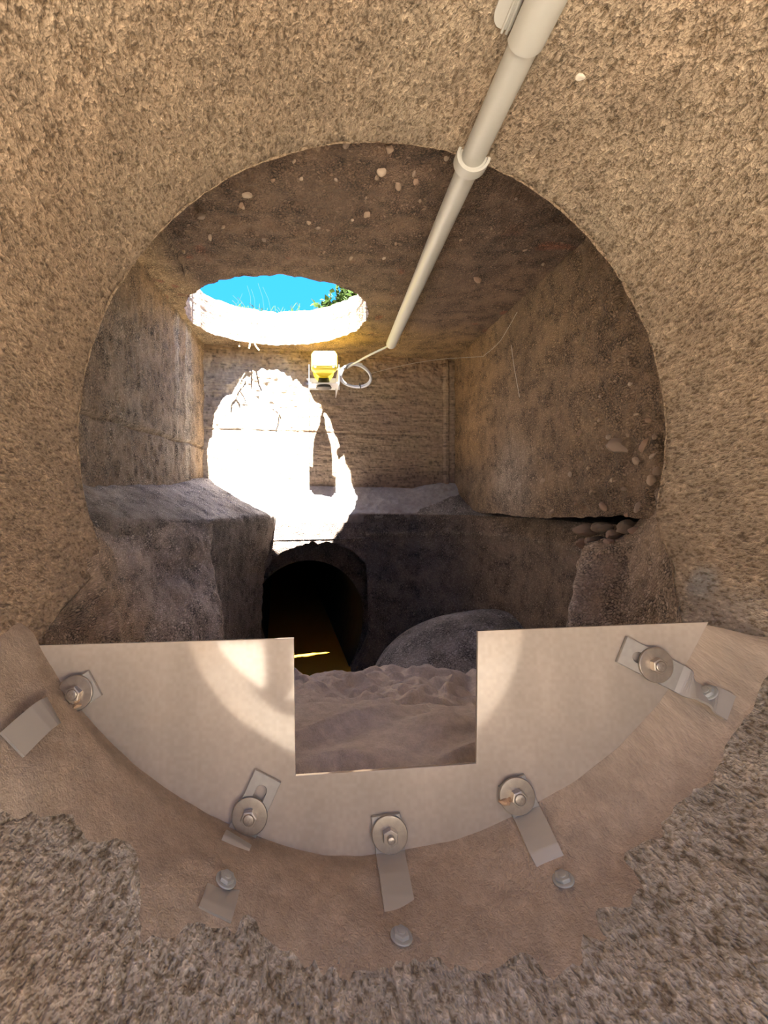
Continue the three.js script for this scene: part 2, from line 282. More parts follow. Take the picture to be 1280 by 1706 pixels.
{ // ceiling with the round roof opening (ragged lower edge) and a thick rim
  const x0 = XL - 0.02, x1 = XR + 0.02, zn = -0.70, zf = -2.30;
  const edgeR = (a) => HR + 0.006 * n3(Math.cos(a) * 9, Math.sin(a) * 9, 4) + 0.005 * n3(Math.cos(a) * 26, Math.sin(a) * 26, 8);
  const g = grid(560, 130, (u, v) => {
    const a = u * 2 * Math.PI, c = Math.cos(a), s = Math.sin(a), r0 = edgeR(a);
    const tx = c > 0 ? (x1 - HX) / c : c < 0 ? (x0 - HX) / c : 1e9, tz = s > 0 ? (zn + HZ) / s : s < 0 ? (zf + HZ) / s : 1e9, r = mix(r0, Math.max(r0 + 0.01, Math.min(tx, tz)), v ** 1.35);
    const p = V3(HX + c * r, HC, -HZ + s * r); return { p, uv: [p.x, p.z] };
  }, { relief: (p) => { const n = 0.007 * fbm(p, 14, 3) + 0.006 * n3(p.x * 40, 2, p.z * 40) * sstep(-1.6, -1.0, p.z); const e = Math.hypot(p.x - HX, p.z + HZ) - HR; return n * sstep(-0.01, 0.03, e) + groove(p.x, -0.345 + 0.07 * (p.z + 1.1) + 0.01 * n3(p.z * 12, 1, 1), 0.004, 0.012) * (p.z > -1.35 ? 1 : 0); },
    col: (p) => { const n = fbm(p, 6, 3), m = fbm(p, 17, 2); let c = mixc([0.318, 0.209, 0.139], [0.232, 0.155, 0.109], clamp(0.5 + n)); c = mixc(c, [0.546, 0.351, 0.156], clamp(sstep(-1.65, -2.05, p.z + 0.08 * n) * 0.8)); c = mixc(c, [0.52, 0.377, 0.221], clamp(sstep(-0.3, -0.42, p.x + 0.06 * n) * sstep(-0.9, -1.1, p.z))); return mixc(c, [0.39, 0.156, 0.091], clamp(sstep(0.28, 0.42, m) * sstep(-1.05, -1.2, p.z) * sstep(-1.9, -1.7, p.z) * 0.8)); } });
  const slab = new THREE.Shape([[-1.1, 0.5], [1.35, 0.5], [1.35, 2.8], [-1.1, 2.8]].map(([x, z]) => new THREE.Vector2(x, z)));
  const hole = new THREE.Path(); hole.absarc(HX, HZ, HR + 0.02, 0, 2 * Math.PI, true); slab.holes.push(hole);
  const sg = new THREE.ExtrudeGeometry(slab, { depth: HTOP - HC - 0.02, bevelEnabled: false, curveSegments: 64 }).rotateX(-Math.PI / 2).translate(0, HC + 0.012, 0);
  var ceiling = struct('ceiling', joined([g, sg], EARTH), M.rough, 'brown gravelly chamber ceiling around the round roof opening');
  // pale cast rim of the opening
  const rim = grid(220, 34, (u, v) => { const a = u * 2 * Math.PI, prof = v < 0.82 ? [edgeR(a), mix(HC - 0.001, HTOP, v / 0.82)] : [mix(edgeR(a), HR + 0.07, (v - 0.82) / 0.18), HTOP + 0.004 * n3(Math.cos(a) * 20, Math.sin(a) * 20, v * 9)]; return { p: V3(HX + Math.cos(a) * prof[0], prof[1], -HZ + Math.sin(a) * prof[0]), uv: [a * HR, v * 0.2] }; },
    { relief: (p) => 0.003 * fbm(p, 30, 3) + groove(p.y, 0.69, 0.003, 0.004), col: (p) => mixc([0.611, 0.507, 0.403], [0.468, 0.325, 0.234], clamp(0.4 + fbm(p, 12, 3) * 1.2)) });
  const rimTop = grid(96, 1, (u, v) => { const a = u * 2 * Math.PI, r = mix(HR + 0.07, HR + 0.15, v); return { p: V3(HX + Math.cos(a) * r, mix(HTOP, HTOP - 0.06, v), -HZ + Math.sin(a) * r), uv: [u, v] }; });
  struct('trim_1', joined([rim, rimTop], [0.52, 0.416, 0.325]), M.board, 'pale cast concrete rim of the round roof opening');
}
{ // wall around the end of the pipe, and the wall around its mouth behind the camera
  const ring = (z0, z1, y1, low = 0) => { const s = new THREE.Shape([[-1.1, -1.0], [1.35, -1.0], [1.35, y1], [-1.1, y1]].map(([x, y]) => new THREE.Vector2(x, y))); const h = new THREE.Path(); if (low) { h.moveTo(CX + R + 0.045, CY); h.lineTo(CX + R + 0.09, -0.9); h.lineTo(CX - R - 0.09, -0.9); h.lineTo(CX - R - 0.045, CY); h.absarc(CX, CY, R + 0.045, Math.PI, 0, true); } else h.absarc(CX, CY, R + 0.045, 0, 2 * Math.PI, true); s.holes.push(h); return new THREE.ExtrudeGeometry(s, { depth: z1 - z0, bevelEnabled: false, curveSegments: 64 }).translate(0, 0, z0); };
  struct('wall_front', joined([ring(-0.785, -0.66, 0.76, 1)], DARK), M.rough, 'chamber wall around the end of the pipe');
  struct('wall_entrance', joined([ring(0.26, 0.40, 0.78)], [0.585, 0.52, 0.429]), M.board, 'headwall around the daylight mouth of the pipe');
}
struct('earth_fill', joined([box(-2.2, CX - R - 0.085, -1.2, 0.7, -0.7, 0.3), box(CX + R + 0.085, 2.4, -1.2, 0.7, -0.7, 0.3), box(-2.2, 2.4, -1.2, CY - R - 0.085, -0.72, 0.3), box(-2.2, 2.4, -1.3, -1.05, -2.9, -0.6)], EARTH), M.rough, 'earth packed around the pipe');
struct('floor', joined([grid(60, 60, (u, v) => ({ p: V3(mix(-0.8, 1.1, u), -0.83, mix(-0.7, -2.4, v)), uv: [u * 1.9, v * 1.7] }), { relief: (p) => 0.02 * fbm(p, 4, 2), flip: false }), box(-1, 1.3, -1.1, -0.86, -2.6, -0.66)], DARK), M.rough, 'chamber floor under the water');

// ---- benching: sloped ledges and channel walls
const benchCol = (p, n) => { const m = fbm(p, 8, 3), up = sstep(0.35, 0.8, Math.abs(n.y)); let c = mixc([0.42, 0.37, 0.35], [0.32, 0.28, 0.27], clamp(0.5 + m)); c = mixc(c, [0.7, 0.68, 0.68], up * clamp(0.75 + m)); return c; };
{ // left bench
  const S = [
    [V3(-0.50, 0.035, -0.74), V3(-0.464, 0.018, -0.74), V3(-0.44, -0.05, -0.80), V3(-0.44, -0.3, -0.80), V3(-0.44, -0.8, -0.80)],
    [V3(-0.50, 0.03, -1.0), V3(-0.452, 0.012, -1.0), P(240, 868, 1.05), V3(-0.40, -0.3, -1.05), V3(-0.42, -0.8, -1.02)],
    [V3(-0.50, 0.03, -1.3), V3(-0.448, 0.014, -1.28), P(345, 866, 1.33), P(346, 960, 1.36), V3(-0.305, -0.8, -1.36)],
    [V3(-0.50, 0.04, -1.6), V3(-0.445, 0.022, -1.55), P(402, 862, 1.58), P(386, 960, 1.58), V3(-0.272, -0.8, -1.58)],
    [V3(-0.50, 0.06, -1.85), V3(-0.44, 0.05, -1.8), P(452, 856, 1.79), P(425, 960, 1.79), V3(-0.235, -0.8, -1.79)],
    [V3(-0.48, 0.07, -2.0), V3(-0.42, 0.055, -1.94), P(462, 850, 1.86), P(440, 960, 1.86), V3(-0.22, -0.8, -1.87)],
  ];
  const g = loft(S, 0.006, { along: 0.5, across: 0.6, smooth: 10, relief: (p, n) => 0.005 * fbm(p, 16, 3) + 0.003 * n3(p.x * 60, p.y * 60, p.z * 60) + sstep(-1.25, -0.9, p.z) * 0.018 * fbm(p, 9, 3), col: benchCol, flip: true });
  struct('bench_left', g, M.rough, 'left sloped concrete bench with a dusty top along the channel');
}
{ // broken mortar between pipe end and left bench
  const S = [
    [P(120, 900, 0.80), onPipe(124, 945, R + 0.012), onPipe(46, 1035, R + 0.014), P(45, 1180, 0.56)],
    [P(152, 876, 0.88), onPipe(158, 938, R - 0.004), onPipe(110, 1040, R - 0.004), P(90, 1180, 0.59)],
    [P(205, 874, 1.02), P(215, 945, 0.90), P(185, 1050, 0.73), P(170, 1180, 0.64)],
    [P(275, 874, 1.15), P(262, 950, 1.05), P(262, 1050, 0.92), P(250, 1180, 0.82)],
    [P(332, 872, 1.27), P(325, 955, 1.19), P(340, 1050, 1.07), P(345, 1180, 0.98)],
    [P(346, 874, 1.32), P(352, 960, 1.27), P(372, 1055, 1.14), P(385, 1180, 1.05)],
    [P(346, 878, 1.40), P(351, 960, 1.40), P(368, 1060, 1.30), P(375, 1180, 1.20)],
  ];
  const g = loft(S, 0.0045, { smooth: 8, flip: true, relief: (p) => 0.02 * fbm(p, 11, 4) + 0.005 * n3(p.x * 55, p.y * 38, p.z * 55) - 0.018 * sstep(0.35, 0.55, n3(p.x * 14 + p.y * 11, p.y * 5, p.z * 6)) + 0.012 * Math.abs(n3(p.x * 19, p.y * 6, p.z * 19)),
    col: (p) => { const n = fbm(p, 9, 3); let c = mixc([0.66, 0.57, 0.51], [0.5, 0.43, 0.39], clamp(0.5 + n)); return mixc(c, [0.6, 0.46, 0.34], sstep(-0.95, -0.82, p.z + 0.12 * n)); } });
  const lump = obj('mortar_mass', g, M.mortar);
  tag(lump, 'grey brown lump of rough mortar sloping from pipe end to left bench', 'mortar');
}
{ // ledge under the back wall
  const zl = (x, off) => -(1.90 + (x - 0.05) * 0.2) + off;
  const S = []; for (let k = 0; k <= 8; k++) { const x = mix(-0.30, 0.70, k / 8), w = backZ(x), l = P(mix(400, 800, k / 8), 857, 1.9); const lz = zl(x, 0); S.push([V3(x, mix(0.04, 0.02, k / 8) + (k > 6 ? 0.03 : 0), w - 0.03), V3(x, mix(0.03, 0.012, k / 8) + (k > 6 ? 0.025 : 0), w + 0.01), V3(x, -0.091, lz), V3(x, -0.135, lz - 0.002)]); }
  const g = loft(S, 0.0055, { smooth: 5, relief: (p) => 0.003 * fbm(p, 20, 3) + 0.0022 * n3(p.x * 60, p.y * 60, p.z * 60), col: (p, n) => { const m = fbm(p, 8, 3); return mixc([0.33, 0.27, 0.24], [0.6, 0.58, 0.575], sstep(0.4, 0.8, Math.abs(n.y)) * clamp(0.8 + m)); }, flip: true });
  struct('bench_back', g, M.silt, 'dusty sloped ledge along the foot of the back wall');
}
// channel end wall: plane through (x, z0 - 0.2x), with the arched cut-out of the outlet pipe
const endZ = (x) => -(1.90 + (x - 0.05) * 0.2);
{
  const ax = 0.018, ay = -0.452, ar = 0.252, top = -0.125, bot = -0.85, lx = -0.30, rx = 0.72;
  const arch = (a) => { const r = ar + 0.008 * n3(Math.cos(a) * 7, Math.sin(a) * 7, 3) + 0.005 * n3(Math.cos(a) * 20, Math.sin(a) * 20, 3); const s = Math.sin(a); return s < 0 ? [Math.cos(a) * ar * (1 + 0.12 * s), s * 0.38] : [Math.cos(a) * r, s * r]; };
  const g = grid(420, 70, (u, v) => {
    const a = u * 2 * Math.PI, c = Math.cos(a), s = Math.sin(a), [x0, y0] = arch(a);
    const tx = c > 0 ? (rx - ax) / c : c < 0 ? (lx - ax) / c : 1e9, ty = s > 0 ? (top - ay) / s : s < 0 ? (bot - ay) / s : 1e9, t = Math.min(tx, ty), x = ax + mix(x0, c * t, v), y = ay + mix(y0, s * t, v);
    return { p: V3(x, y, endZ(x)), uv: [x, y] };
  }, { relief: (p) => 0.004 * fbm(p, 14, 3) + 0.002 * n3(p.x * 50, p.y * 50, 1) + groove(p.y, -0.19, 0.004, 0.004), col: (p) => { const n = fbm(p, 8, 3); return mixc([0.326, 0.256, 0.217], [0.202, 0.163, 0.155], clamp(0.5 + n + sstep(-0.3, -0.55, p.y) * 0.4)); } });
  const reveal = grid(160, 8, (u, v) => { const [x0, y0] = arch(u * 2 * Math.PI), x = ax + x0; return { p: V3(x, ay + y0, endZ(x) - v * 0.10), uv: [u * 1.6, v * 0.1] }; }, { relief: (p) => 0.004 * fbm(p, 20, 2), col: () => [0.248, 0.186, 0.155], flip: true });
  struct('wall_channel_end', joined([g, reveal], DARK), M.rough, 'dark channel end wall with the arched cut-out of the outlet');
  // the outlet pipe itself, set back in the cut-out
  const ox = -0.022, oy = -0.527, or = 0.2375, zo = -1.985;
  const horse = (a, r) => { const s = Math.sin(a); return [Math.cos(a) * r, s < 0 ? s * (r + 0.1) : s * r]; };
  const ring = grid(160, 10, (u, v) => { const a = u * 2 * Math.PI, [x, y] = horse(a, mix(or, or + 0.13, v)); return { p: V3(ox + x, oy + y, zo - 0.2 * x), uv: [x, y] }; }, { relief: (p) => 0.004 * fbm(p, 18, 2), col: (p) => mixc([0.232, 0.171, 0.139], [0.155, 0.124, 0.109], clamp(0.5 + fbm(p, 9, 2))) });
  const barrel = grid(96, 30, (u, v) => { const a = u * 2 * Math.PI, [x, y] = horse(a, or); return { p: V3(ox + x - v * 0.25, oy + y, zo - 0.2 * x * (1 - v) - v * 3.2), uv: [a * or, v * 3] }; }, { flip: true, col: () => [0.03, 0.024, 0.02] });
  const barrelOuter = grid(48, 1, (u, v) => { const a = u * 2 * Math.PI, [x, y] = horse(a, or + 0.13); return { p: V3(ox + x - v * 0.25, oy + y, zo - 0.2 * x * (1 - v) - v * 3.2), uv: [a, v] }; });
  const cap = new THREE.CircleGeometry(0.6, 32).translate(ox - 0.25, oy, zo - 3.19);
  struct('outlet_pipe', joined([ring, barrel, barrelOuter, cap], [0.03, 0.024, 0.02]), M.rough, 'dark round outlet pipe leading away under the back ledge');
}
{ // curved channel wall on the right
  const S = [
    [P(600, 857, 1.93), P(606, 905, 1.93), P(612, 960, 1.92), V3(0.23, -0.85, -1.92)],
    [P(690, 857, 1.975), P(692, 905, 1.97), P(695, 970, 1.95), V3(0.40, -0.85, -1.93)],
    [P(780, 858, 1.90), P(775, 905, 1.90), P(775, 990, 1.87), V3(0.56, -0.85, -1.82)],
    [P(860, 862, 1.68), P(852, 912, 1.70), P(850, 1010, 1.66), V3(0.66, -0.85, -1.6)],
    [P(925, 866, 1.44), P(918, 922, 1.47), P(912, 1020, 1.42), V3(0.69, -0.85, -1.38)],
    [P(985, 872, 1.24), P(975, 935, 1.26), P(960, 1040, 1.23), V3(0.70, -0.85, -1.2)],
    [P(1100, 876, 0.99), P(1090, 940, 1.0), P(1080, 1040, 1.0), V3(0.71, -0.85, -1.0)],
  ];
  const g = loft(S, 0.006, { smooth: 6, flip: true, relief: (p) => 0.004 * fbm(p, 15, 3) + 0.002 * n3(p.x * 55, p.y * 55, p.z * 55) + 0.006 * sstep(0.018, 0, Math.abs(p.y + 0.165 + 0.01 * n3(p.x * 4, 1, p.z * 4))),
    col: (p) => { const n = fbm(p, 8, 3); let c = mixc([0.287, 0.225, 0.186], [0.194, 0.155, 0.139], clamp(0.5 + n)); c = mixc(c, [0.341, 0.232, 0.155], sstep(0.5, 0.68, p.x) * 0.5); return mixc(c, [0.39, 0.312, 0.247], sstep(0.012, 0, Math.abs(p.y + 0.165 + 0.01 * n3(p.x * 4, 1, p.z * 4))) * 0.6); } });
  // its top, running in under the right wall
  const T = [[P(600, 857, 1.93), V3(0.19, 0.0, -2.1)], [P(690, 857, 1.975), V3(0.5, 0.0, -2.17)], [P(780, 858, 1.90), V3(0.75, 0.03, -2.2)], [P(860, 862, 1.68), V3(0.85, -0.05, -1.75)], [P(925, 866, 1.44), V3(0.88, -0.06, -1.45)], [P(985, 872, 1.24), V3(0.88, -0.06, -1.2)], [P(1100, 876, 0.99), V3(0.88, -0.06, -0.95)]];
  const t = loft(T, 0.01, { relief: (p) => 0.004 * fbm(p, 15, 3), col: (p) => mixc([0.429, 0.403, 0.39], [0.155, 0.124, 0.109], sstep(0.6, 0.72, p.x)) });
  struct('bench_right', joined([g, t], DARK), M.rough, 'curved dark channel wall sweeping right from the outlet');
}
{ // smooth sloped apron at the foot of the right channel wall
  const c = P(800, 1135, 1.62);
  const g = grid(90, 60, (u, v) => { const a = u * 2 * Math.PI, b = v * Math.PI / 2; return { p: V3(c.x + Math.cos(a) * Math.sin(b) * 0.40, c.y - 0.1 + Math.cos(b) ** 0.8 * 0.335, c.z + Math.sin(a) * Math.sin(b) * 0.30 - 0.05 * Math.cos(a)), uv: [Math.cos(a) * v * 0.4, Math.sin(a) * v * 0.4] }; },
    { flip: true, relief: (p) => 0.006 * fbm(p, 9, 3), col: (p) => { const n = fbm(p, 11, 3); return mixc([0.42, 0.4, 0.4], [0.27, 0.255, 0.255], clamp(0.5 + n * 1.3)); } });
  tag(obj('mortar_apron', g, M.mortar), 'smooth grey rounded mortar apron beside the outlet water', 'mortar');
}
{ // rough wedge of mortar at the right of the pipe end
  const S = [
    [P(985, 905, 1.24), P(980, 922, 1.22), P(972, 960, 1.22), P(965, 1060, 1.22), P(960, 1180, 1.15)],
    [P(978, 902, 1.20), P(975, 926, 1.02), P(962, 975, 1.00), P(945, 1060, 0.98), P(938, 1180, 0.95)],
    [P(1012, 896, 1.18), P(1010, 921, 1.00), P(1000, 975, 0.98), P(985, 1060, 0.95), P(985, 1180, 0.92)],
    [P(1040, 886, 1.12), P(1046, 918, 0.97), P(1045, 975, 0.94), P(1040, 1060, 0.91), P(1040, 1180, 0.88)],
    [P(1075, 862, 1.00), P(1082, 890, 0.91), P(1090, 960, 0.87), P(1100, 1060, 0.85), P(1100, 1180, 0.84)],
    [P(1098, 815, 0.90), P(1112, 850, 0.85), P(1124, 930, 0.82), P(1146, 1060, 0.72), P(1156, 1180, 0.66)],
    [P(1130, 790, 0.84), P(1155, 850, 0.81), P(1172, 930, 0.78), P(1196, 1060, 0.70), P(1206, 1180, 0.64)],
  ];
  const g = loft(S, 0.0045, { smooth: 4, flip: true, relief: (p) => 0.010 * fbm(p, 13, 4) + 0.004 * n3(p.x * 60, p.y * 60, p.z * 60) + 0.01 * Math.abs(n3(p.x * 16 - p.y * 12, p.y * 6, p.z * 16)),
    col: (p) => { const n = fbm(p, 10, 3); return mixc(mixc([0.62, 0.53, 0.47], [0.45, 0.38, 0.345], clamp(0.45 + n)), [0.494, 0.351, 0.221], sstep(0.53, 0.62, p.x + 0.05 * n) * 0.6); } });
  tag(obj('mortar_mass', g, M.mortar), 'rough grey wedge of mortar with a sharp left edge beside right pipe wall', 'mortar');
}
{ // loose rubble in the dark gap behind that wedge, under the right wall
  const r = rng(77);
  const spots = [[978, 884, 1.19, .024], [1002, 878, 1.13, .02], [1022, 890, 1.1, .018], [990, 902, 1.17, .02], [1045, 878, 1.05, .02], [1016, 903, 1.06, .012], [1060, 884, 1.0, .014], [972, 905, 1.2, .018]];
  for (const [k, [px, py, d, s]] of spots.entries()) {
    const g = stoneGeo(k + 40, s); const m = obj('stone', g, mat({ color: new THREE.Color().setRGB(0.24 + 0.05 * r(), 0.185, 0.135) }), scene.getObjectByName('bench_right')); m.position.copy(P(px, py, d));
  }
}
function stoneGeo(seed, s, flat = 0.7) {
  const g = mergeVertices((() => { const q = new THREE.IcosahedronGeometry(1, 2); q.deleteAttribute('normal'); q.deleteAttribute('uv'); return q; })()), a = g.attributes.position, r = rng(seed), ex = 0.8 + 0.5 * r(), ez = 0.7 + 0.5 * r();
  for (let i = 0; i < a.count; i++) { const p = V3().fromBufferAttribute(a, i), k = 1 + 0.28 * n3(p.x * 1.3 + seed, p.y * 1.3, p.z * 1.3) + 0.1 * n3(p.x * 4, p.y * 4 + seed, p.z * 4); a.setXYZ(i, p.x * k * s * ex, p.y * k * s * flat, p.z * k * s * ez); }
  g.computeVertexNormals(); return toCreasedNormals(g, 0.5);
}
{ // stones showing in the ceiling and in the right wall: pieces of the setting
  const tones = [[0.4, 0.29, 0.2], [0.33, 0.235, 0.165], [0.3, 0.22, 0.165], [0.44, 0.34, 0.25], [0.33, 0.215, 0.145]].map((c) => mat({ color: new THREE.Color().setRGB(...c), roughness: 0.8 }));
  const shapes = [0, 1, 2, 3, 4, 5].map((k) => stoneGeo(k + 3, 1));
  const put = (parent, p, s, k) => { const m = obj('stone', shapes[k % 6], tones[(k * 7 + 3) % 5], parent); m.position.copy(p); m.scale.setScalar(s); m.rotation.set(k, k * 2.3, k * 0.7); };
  const C = [[412, 325, 9], [404, 344, 5], [335, 360, 8], [402, 342, 5], [650, 248, 10], [636, 286, 9], [628, 296, 6], [690, 288, 5], [694, 302, 6], [664, 310, 8], [502, 298, 5], [530, 245, 7], [578, 238, 10], [545, 246, 5], [612, 357, 6], [588, 366, 5], [515, 370, 6], [530, 380, 5], [795, 465, 8], [876, 415, 5], [745, 262, 6], [490, 268, 5], [860, 330, 5], [455, 300, 5], [700, 335, 4], [350, 395, 5], [372, 378, 4], [560, 300, 4], [768, 400, 4], [820, 380, 4], [640, 430, 4], [585, 430, 4], [700, 440, 4], [540, 420, 4], [905, 440, 4], [745, 350, 4], [306, 418, 5], [440, 400, 4], [660, 405, 4], [610, 330, 4]];
  C.forEach(([px, py, s], k) => { const d = (HC - 0.002) * F / (VY - py); put(ceiling, P(px, py, d), s / F * d * 0.85, k); });
  const wr = scene.getObjectByName('wall_right');
  const Wn = [[1030, 742, 17], [1075, 742, 12], [1092, 728, 7], [1014, 728, 5], [1060, 768, 8], [1072, 752, 5], [966, 722, 5], [998, 700, 4], [1050, 640, 5], [1085, 800, 10], [1064, 846, 10], [1006, 845, 8], [1096, 785, 7], [1020, 800, 5], [980, 780, 4], [1040, 815, 5], [960, 840, 5], [922, 852, 6], [1088, 760, 6], [1060, 690, 4], [1000, 660, 4], [1080, 700, 5], [1046, 725, 4], [950, 790, 4], [905, 800, 4], [1025, 850, 5], [1045, 858, 6], [985, 820, 4]];
  Wn.forEach(([px, py, s], k) => { const d = (XR - 0.003) * F / (px - VX); put(wr, P(px, py, d), s / F * d * 0.9, k + 2); });
}

// ------------------------------------------------------------------ water and sediment
{
  const g = grid(90, 160, (u, v) => ({ p: V3(mix(-0.42, 0.75, u), -0.752, mix(-0.95, -5.0, v ** 1.6)), uv: [u, v] }), { relief: (p) => 0.0006 * n3(p.x * 12, 1, p.z * 9) });
  tag(obj('water', g, M.water), 'still murky amber water at the mouth of the outlet', 'water', null, 'stuff');
}
{
  const crest = (x) => 1.07 + 0.02 * n3(x * 5, 2, 1) + 0.012 * n3(x * 17, 4, 1);
  const g = grid(300, 190, (u, v) => {
    const x = mix(-0.42, 0.62, u), d = mix(0.522, 1.42, v), q = V3(x, 0, d);
    let y = mix(-0.395, -0.352, sstep(0.5, 0.62, d)) + 0.015 * fbm(q, 5, 3);
    y = mix(y, -0.405, sstep(0.66, 0.98, d));
    const lump = sstep(0.72, 0.92, d);
    y += lump * (0.026 * fbm(q, 15, 4) + 0.016 * Math.abs(n3(x * 22, d * 30, 2)));
    y += (1 - lump) * 0.022 * Math.max(0, 1 - Math.abs(n3(x * 4.2 + 1.3, d * 11 - x * 6, 3)) * 2.2);
    y += 0.03 * Math.exp(-(((x - 0.19) / 0.06) ** 2) - ((d - 0.70) / 0.05) ** 2);
    y += 0.008 * n3(x * 50, 0, d * 50) * lump;
    y -= sstep(0, 0.2, d - crest(x)) * 0.5;
    y -= 0.012 * x;
    return { p: V3(x, y, -d), uv: [x, d] };
  }, { flip: false, relief: (p) => 0.0008 * n3(p.x * 120, p.y * 120, p.z * 120), col: (p) => { const n = fbm(p, 9, 3); return mixc(mixc([0.74, 0.645, 0.58], [0.64, 0.555, 0.5], clamp(0.5 + n)), [0.78, 0.68, 0.6], sstep(-0.68, -0.85, p.z) * clamp(0.5 + n)); } });
  tag(obj('sediment', g, M.sand), 'soft grey brown silt and sand heaped behind the notch of the plate', 'sediment', null, 'stuff');
}

// ------------------------------------------------------------------ steel weir plate
const TILT = 8 * Math.PI / 180, PB = V3(0.03, -0.395, -0.503);       // foot of the plate; its top leans away from the camera
const PN = V3(0, Math.sin(TILT), Math.cos(TILT)), PVv = V3(0, Math.cos(TILT), -Math.sin(TILT));
function onPlate(px, py, lift = 0) { const d = P(px, py, 1), o = PB.clone().addScaledVector(PN, lift); return d.multiplyScalar(o.dot(PN) / d.dot(PN)); }
const local = (p) => { const q = p.clone().sub(PB); return new THREE.Vector2(q.x, q.dot(PVv)); };
const ARC = [[25, 1077], [44, 1108], [68, 1152], [92, 1185], [120, 1217], [160, 1268], [215, 1318], [290, 1364], [372, 1394], [440, 1416], [520, 1430], [600, 1431], [680, 1419], [760, 1403], [830, 1375], [895, 1340], [960, 1300], [1030, 1245], [1095, 1175], [1150, 1095], [1180, 1038]];
const PT = 0.004;
{
  const s = new THREE.Shape([...ARC.slice(0, 1), ...[]].map(([x, y]) => local(onPlate(x, y))));
  const pts = [[25, 1077], [250, 1071], [489, 1064], [492, 1294], [795, 1273], [797, 1052], [1000, 1044], [1180, 1037], ...ARC.slice(1, -1).reverse()].map(([x, y]) => local(onPlate(x, y)));
  const shape = new THREE.Shape(pts);
  const g = new THREE.ExtrudeGeometry(shape, { depth: PT, bevelEnabled: true, bevelThickness: 0.0005, bevelSize: 0.0005, bevelSegments: 2, steps: 1 });
  const t = thing('weir_plate', 'half-round steel plate with a rectangular notch standing across the pipe', 'plate', PB);
  t.rotation.x = -TILT;
  const m = obj('plate_sheet', g, M.steel, t); m.position.z = -PT - 0.0005;
}
const plateFront = 0.0005;

// ------------------------------------------------------------------ mortar along the foot of the plate
// thickness of mortar on the pipe wall: th = angle round the axis, d = distance in front of the plate
const arcPolar = ARC.map(([x, y]) => { const p = onPlate(x, y); return [Math.atan2(p.y - CY, p.x - CX), Math.hypot(p.x - CX, p.y - CY), p.z]; });
function arcAt(th) { let k = 0; while (k < arcPolar.length - 2 && arcPolar[k + 1][0] < th) k++; const a = arcPolar[k], b = arcPolar[k + 1], t = (th - a[0]) / (b[0] - a[0]); return [mix(a[1], b[1], t), mix(a[2], b[2], t)]; }
arcPolar.forEach((a) => { if (a[0] > Math.PI / 2) a[0] -= 2 * Math.PI; });
const TH0 = arcPolar[0][0], TH1 = arcPolar.at(-1)[0];
function mortarT(th, d) {
  const [ra] = arcAt(clamp(th, TH0, TH1)), gap = Math.max(0.004, R - ra + 0.003), side = sstep(-0.9, -0.35, th), left = sstep(-2.2, -2.75, th), reach = 0.085 + 0.035 * left - 0.04 * sstep(-1.32, -1.08, th) - 0.012 * sstep(-1.08, -0.9, th) - 0.014 * sstep(-0.9, -0.68, th);
  const c = { x: Math.cos(th) * R, y: Math.sin(th) * R, z: d };
  const n = n3(c.x * 9, c.y * 9, d * 9 + 4), m = n3(c.x * 26, c.y * 26, d * 22), f = n3(c.x * 60, c.y * 60, d * 60);
  const k = clamp(1 - d / (reach * 1.2));
  return gap * k * k * mix(1, 0.9 + 0.1 * n, sstep(0, 0.03, d)) + (0.012 * sstep(reach * 1.9, reach * 0.4, d) - 0.0055 - 0.002 * side) * sstep(-0.005, 0.03, d) * (1 - 0.85 * left * sstep(0.13, 0.06, d)) + 0.002 * left + 0.0045 * n * sstep(0, 0.05, d) * (1 - 0.8 * left * sstep(0.13, 0.06, d)) + 0.0034 * m * sstep(0.01, 0.06, d) + 0.0007 * f ;
}
{
  const a0 = TH0 - 0.08, a1 = TH1 + 0.07;
  const g = grid(520, 120, (u, v) => {
    const th = mix(a0, a1, u), d = v * v * 0.26, edge = Math.min(sstep(a0, TH0, th), sstep(a1, TH1 - 0.02, th)), [, z] = arcAt(clamp(th, TH0, TH1));
    const r = R - mortarT(th, d) * edge + (1 - edge) * 0.006;
    return { p: V3(CX + Math.cos(th) * r, CY + Math.sin(th) * r, z + plateFront - 0.003 + d), uv: [th * R, d] };
  }, { flip: false, col: (p) => { const n = fbm(p, 8, 3), m = fbm(p, 22, 2), q = (p.x - CX) / R; return mixc(mixc([0.51, 0.395, 0.295], [0.43, 0.325, 0.24], clamp(0.45 + n + m * 0.3)), [0.54, 0.44, 0.335], clamp(sstep(-0.46, -0.38, p.z) * 0.8 + sstep(0.55, 0.9, q) * 0.5 + 0.3 * n)); } });
  tag(obj('mortar_fillet', g, M.silt), 'smooth brown mortar fillet sealing the curved foot of the steel plate', 'mortar');
}

// ------------------------------------------------------------------ straps that hold the plate
const hexHead = (r, h) => { const s = new THREE.Shape(); for (let k = 0; k < 6; k++) { const a = k * Math.PI / 3; (k ? s.lineTo : s.moveTo).call(s, Math.cos(a) * r, Math.sin(a) * r); } return new THREE.ExtrudeGeometry(s, { depth: h, bevelEnabled: true, bevelThickness: 0.0008, bevelSize: 0.0008, bevelSegments: 2 }); };
const washerGeo = (R1, R0, h) => lathe([[R0, 0], [R1 - 0.001, 0], [R1, 0.0005], [R1, h - 0.0006], [R1 - 0.0008, h], [R0 + 0.0006, h], [R0, h - 0.0006], [R0, 0]], 48).rotateX(Math.PI / 2);
function mortarHeightAt(p) { const th = Math.atan2(p.y - CY, p.x - CX), t = th > Math.PI / 2 ? th - 2 * Math.PI : th, [, z] = arcAt(clamp(t, TH0, TH1)); return mortarT(t, Math.max(0, p.z - z)); }
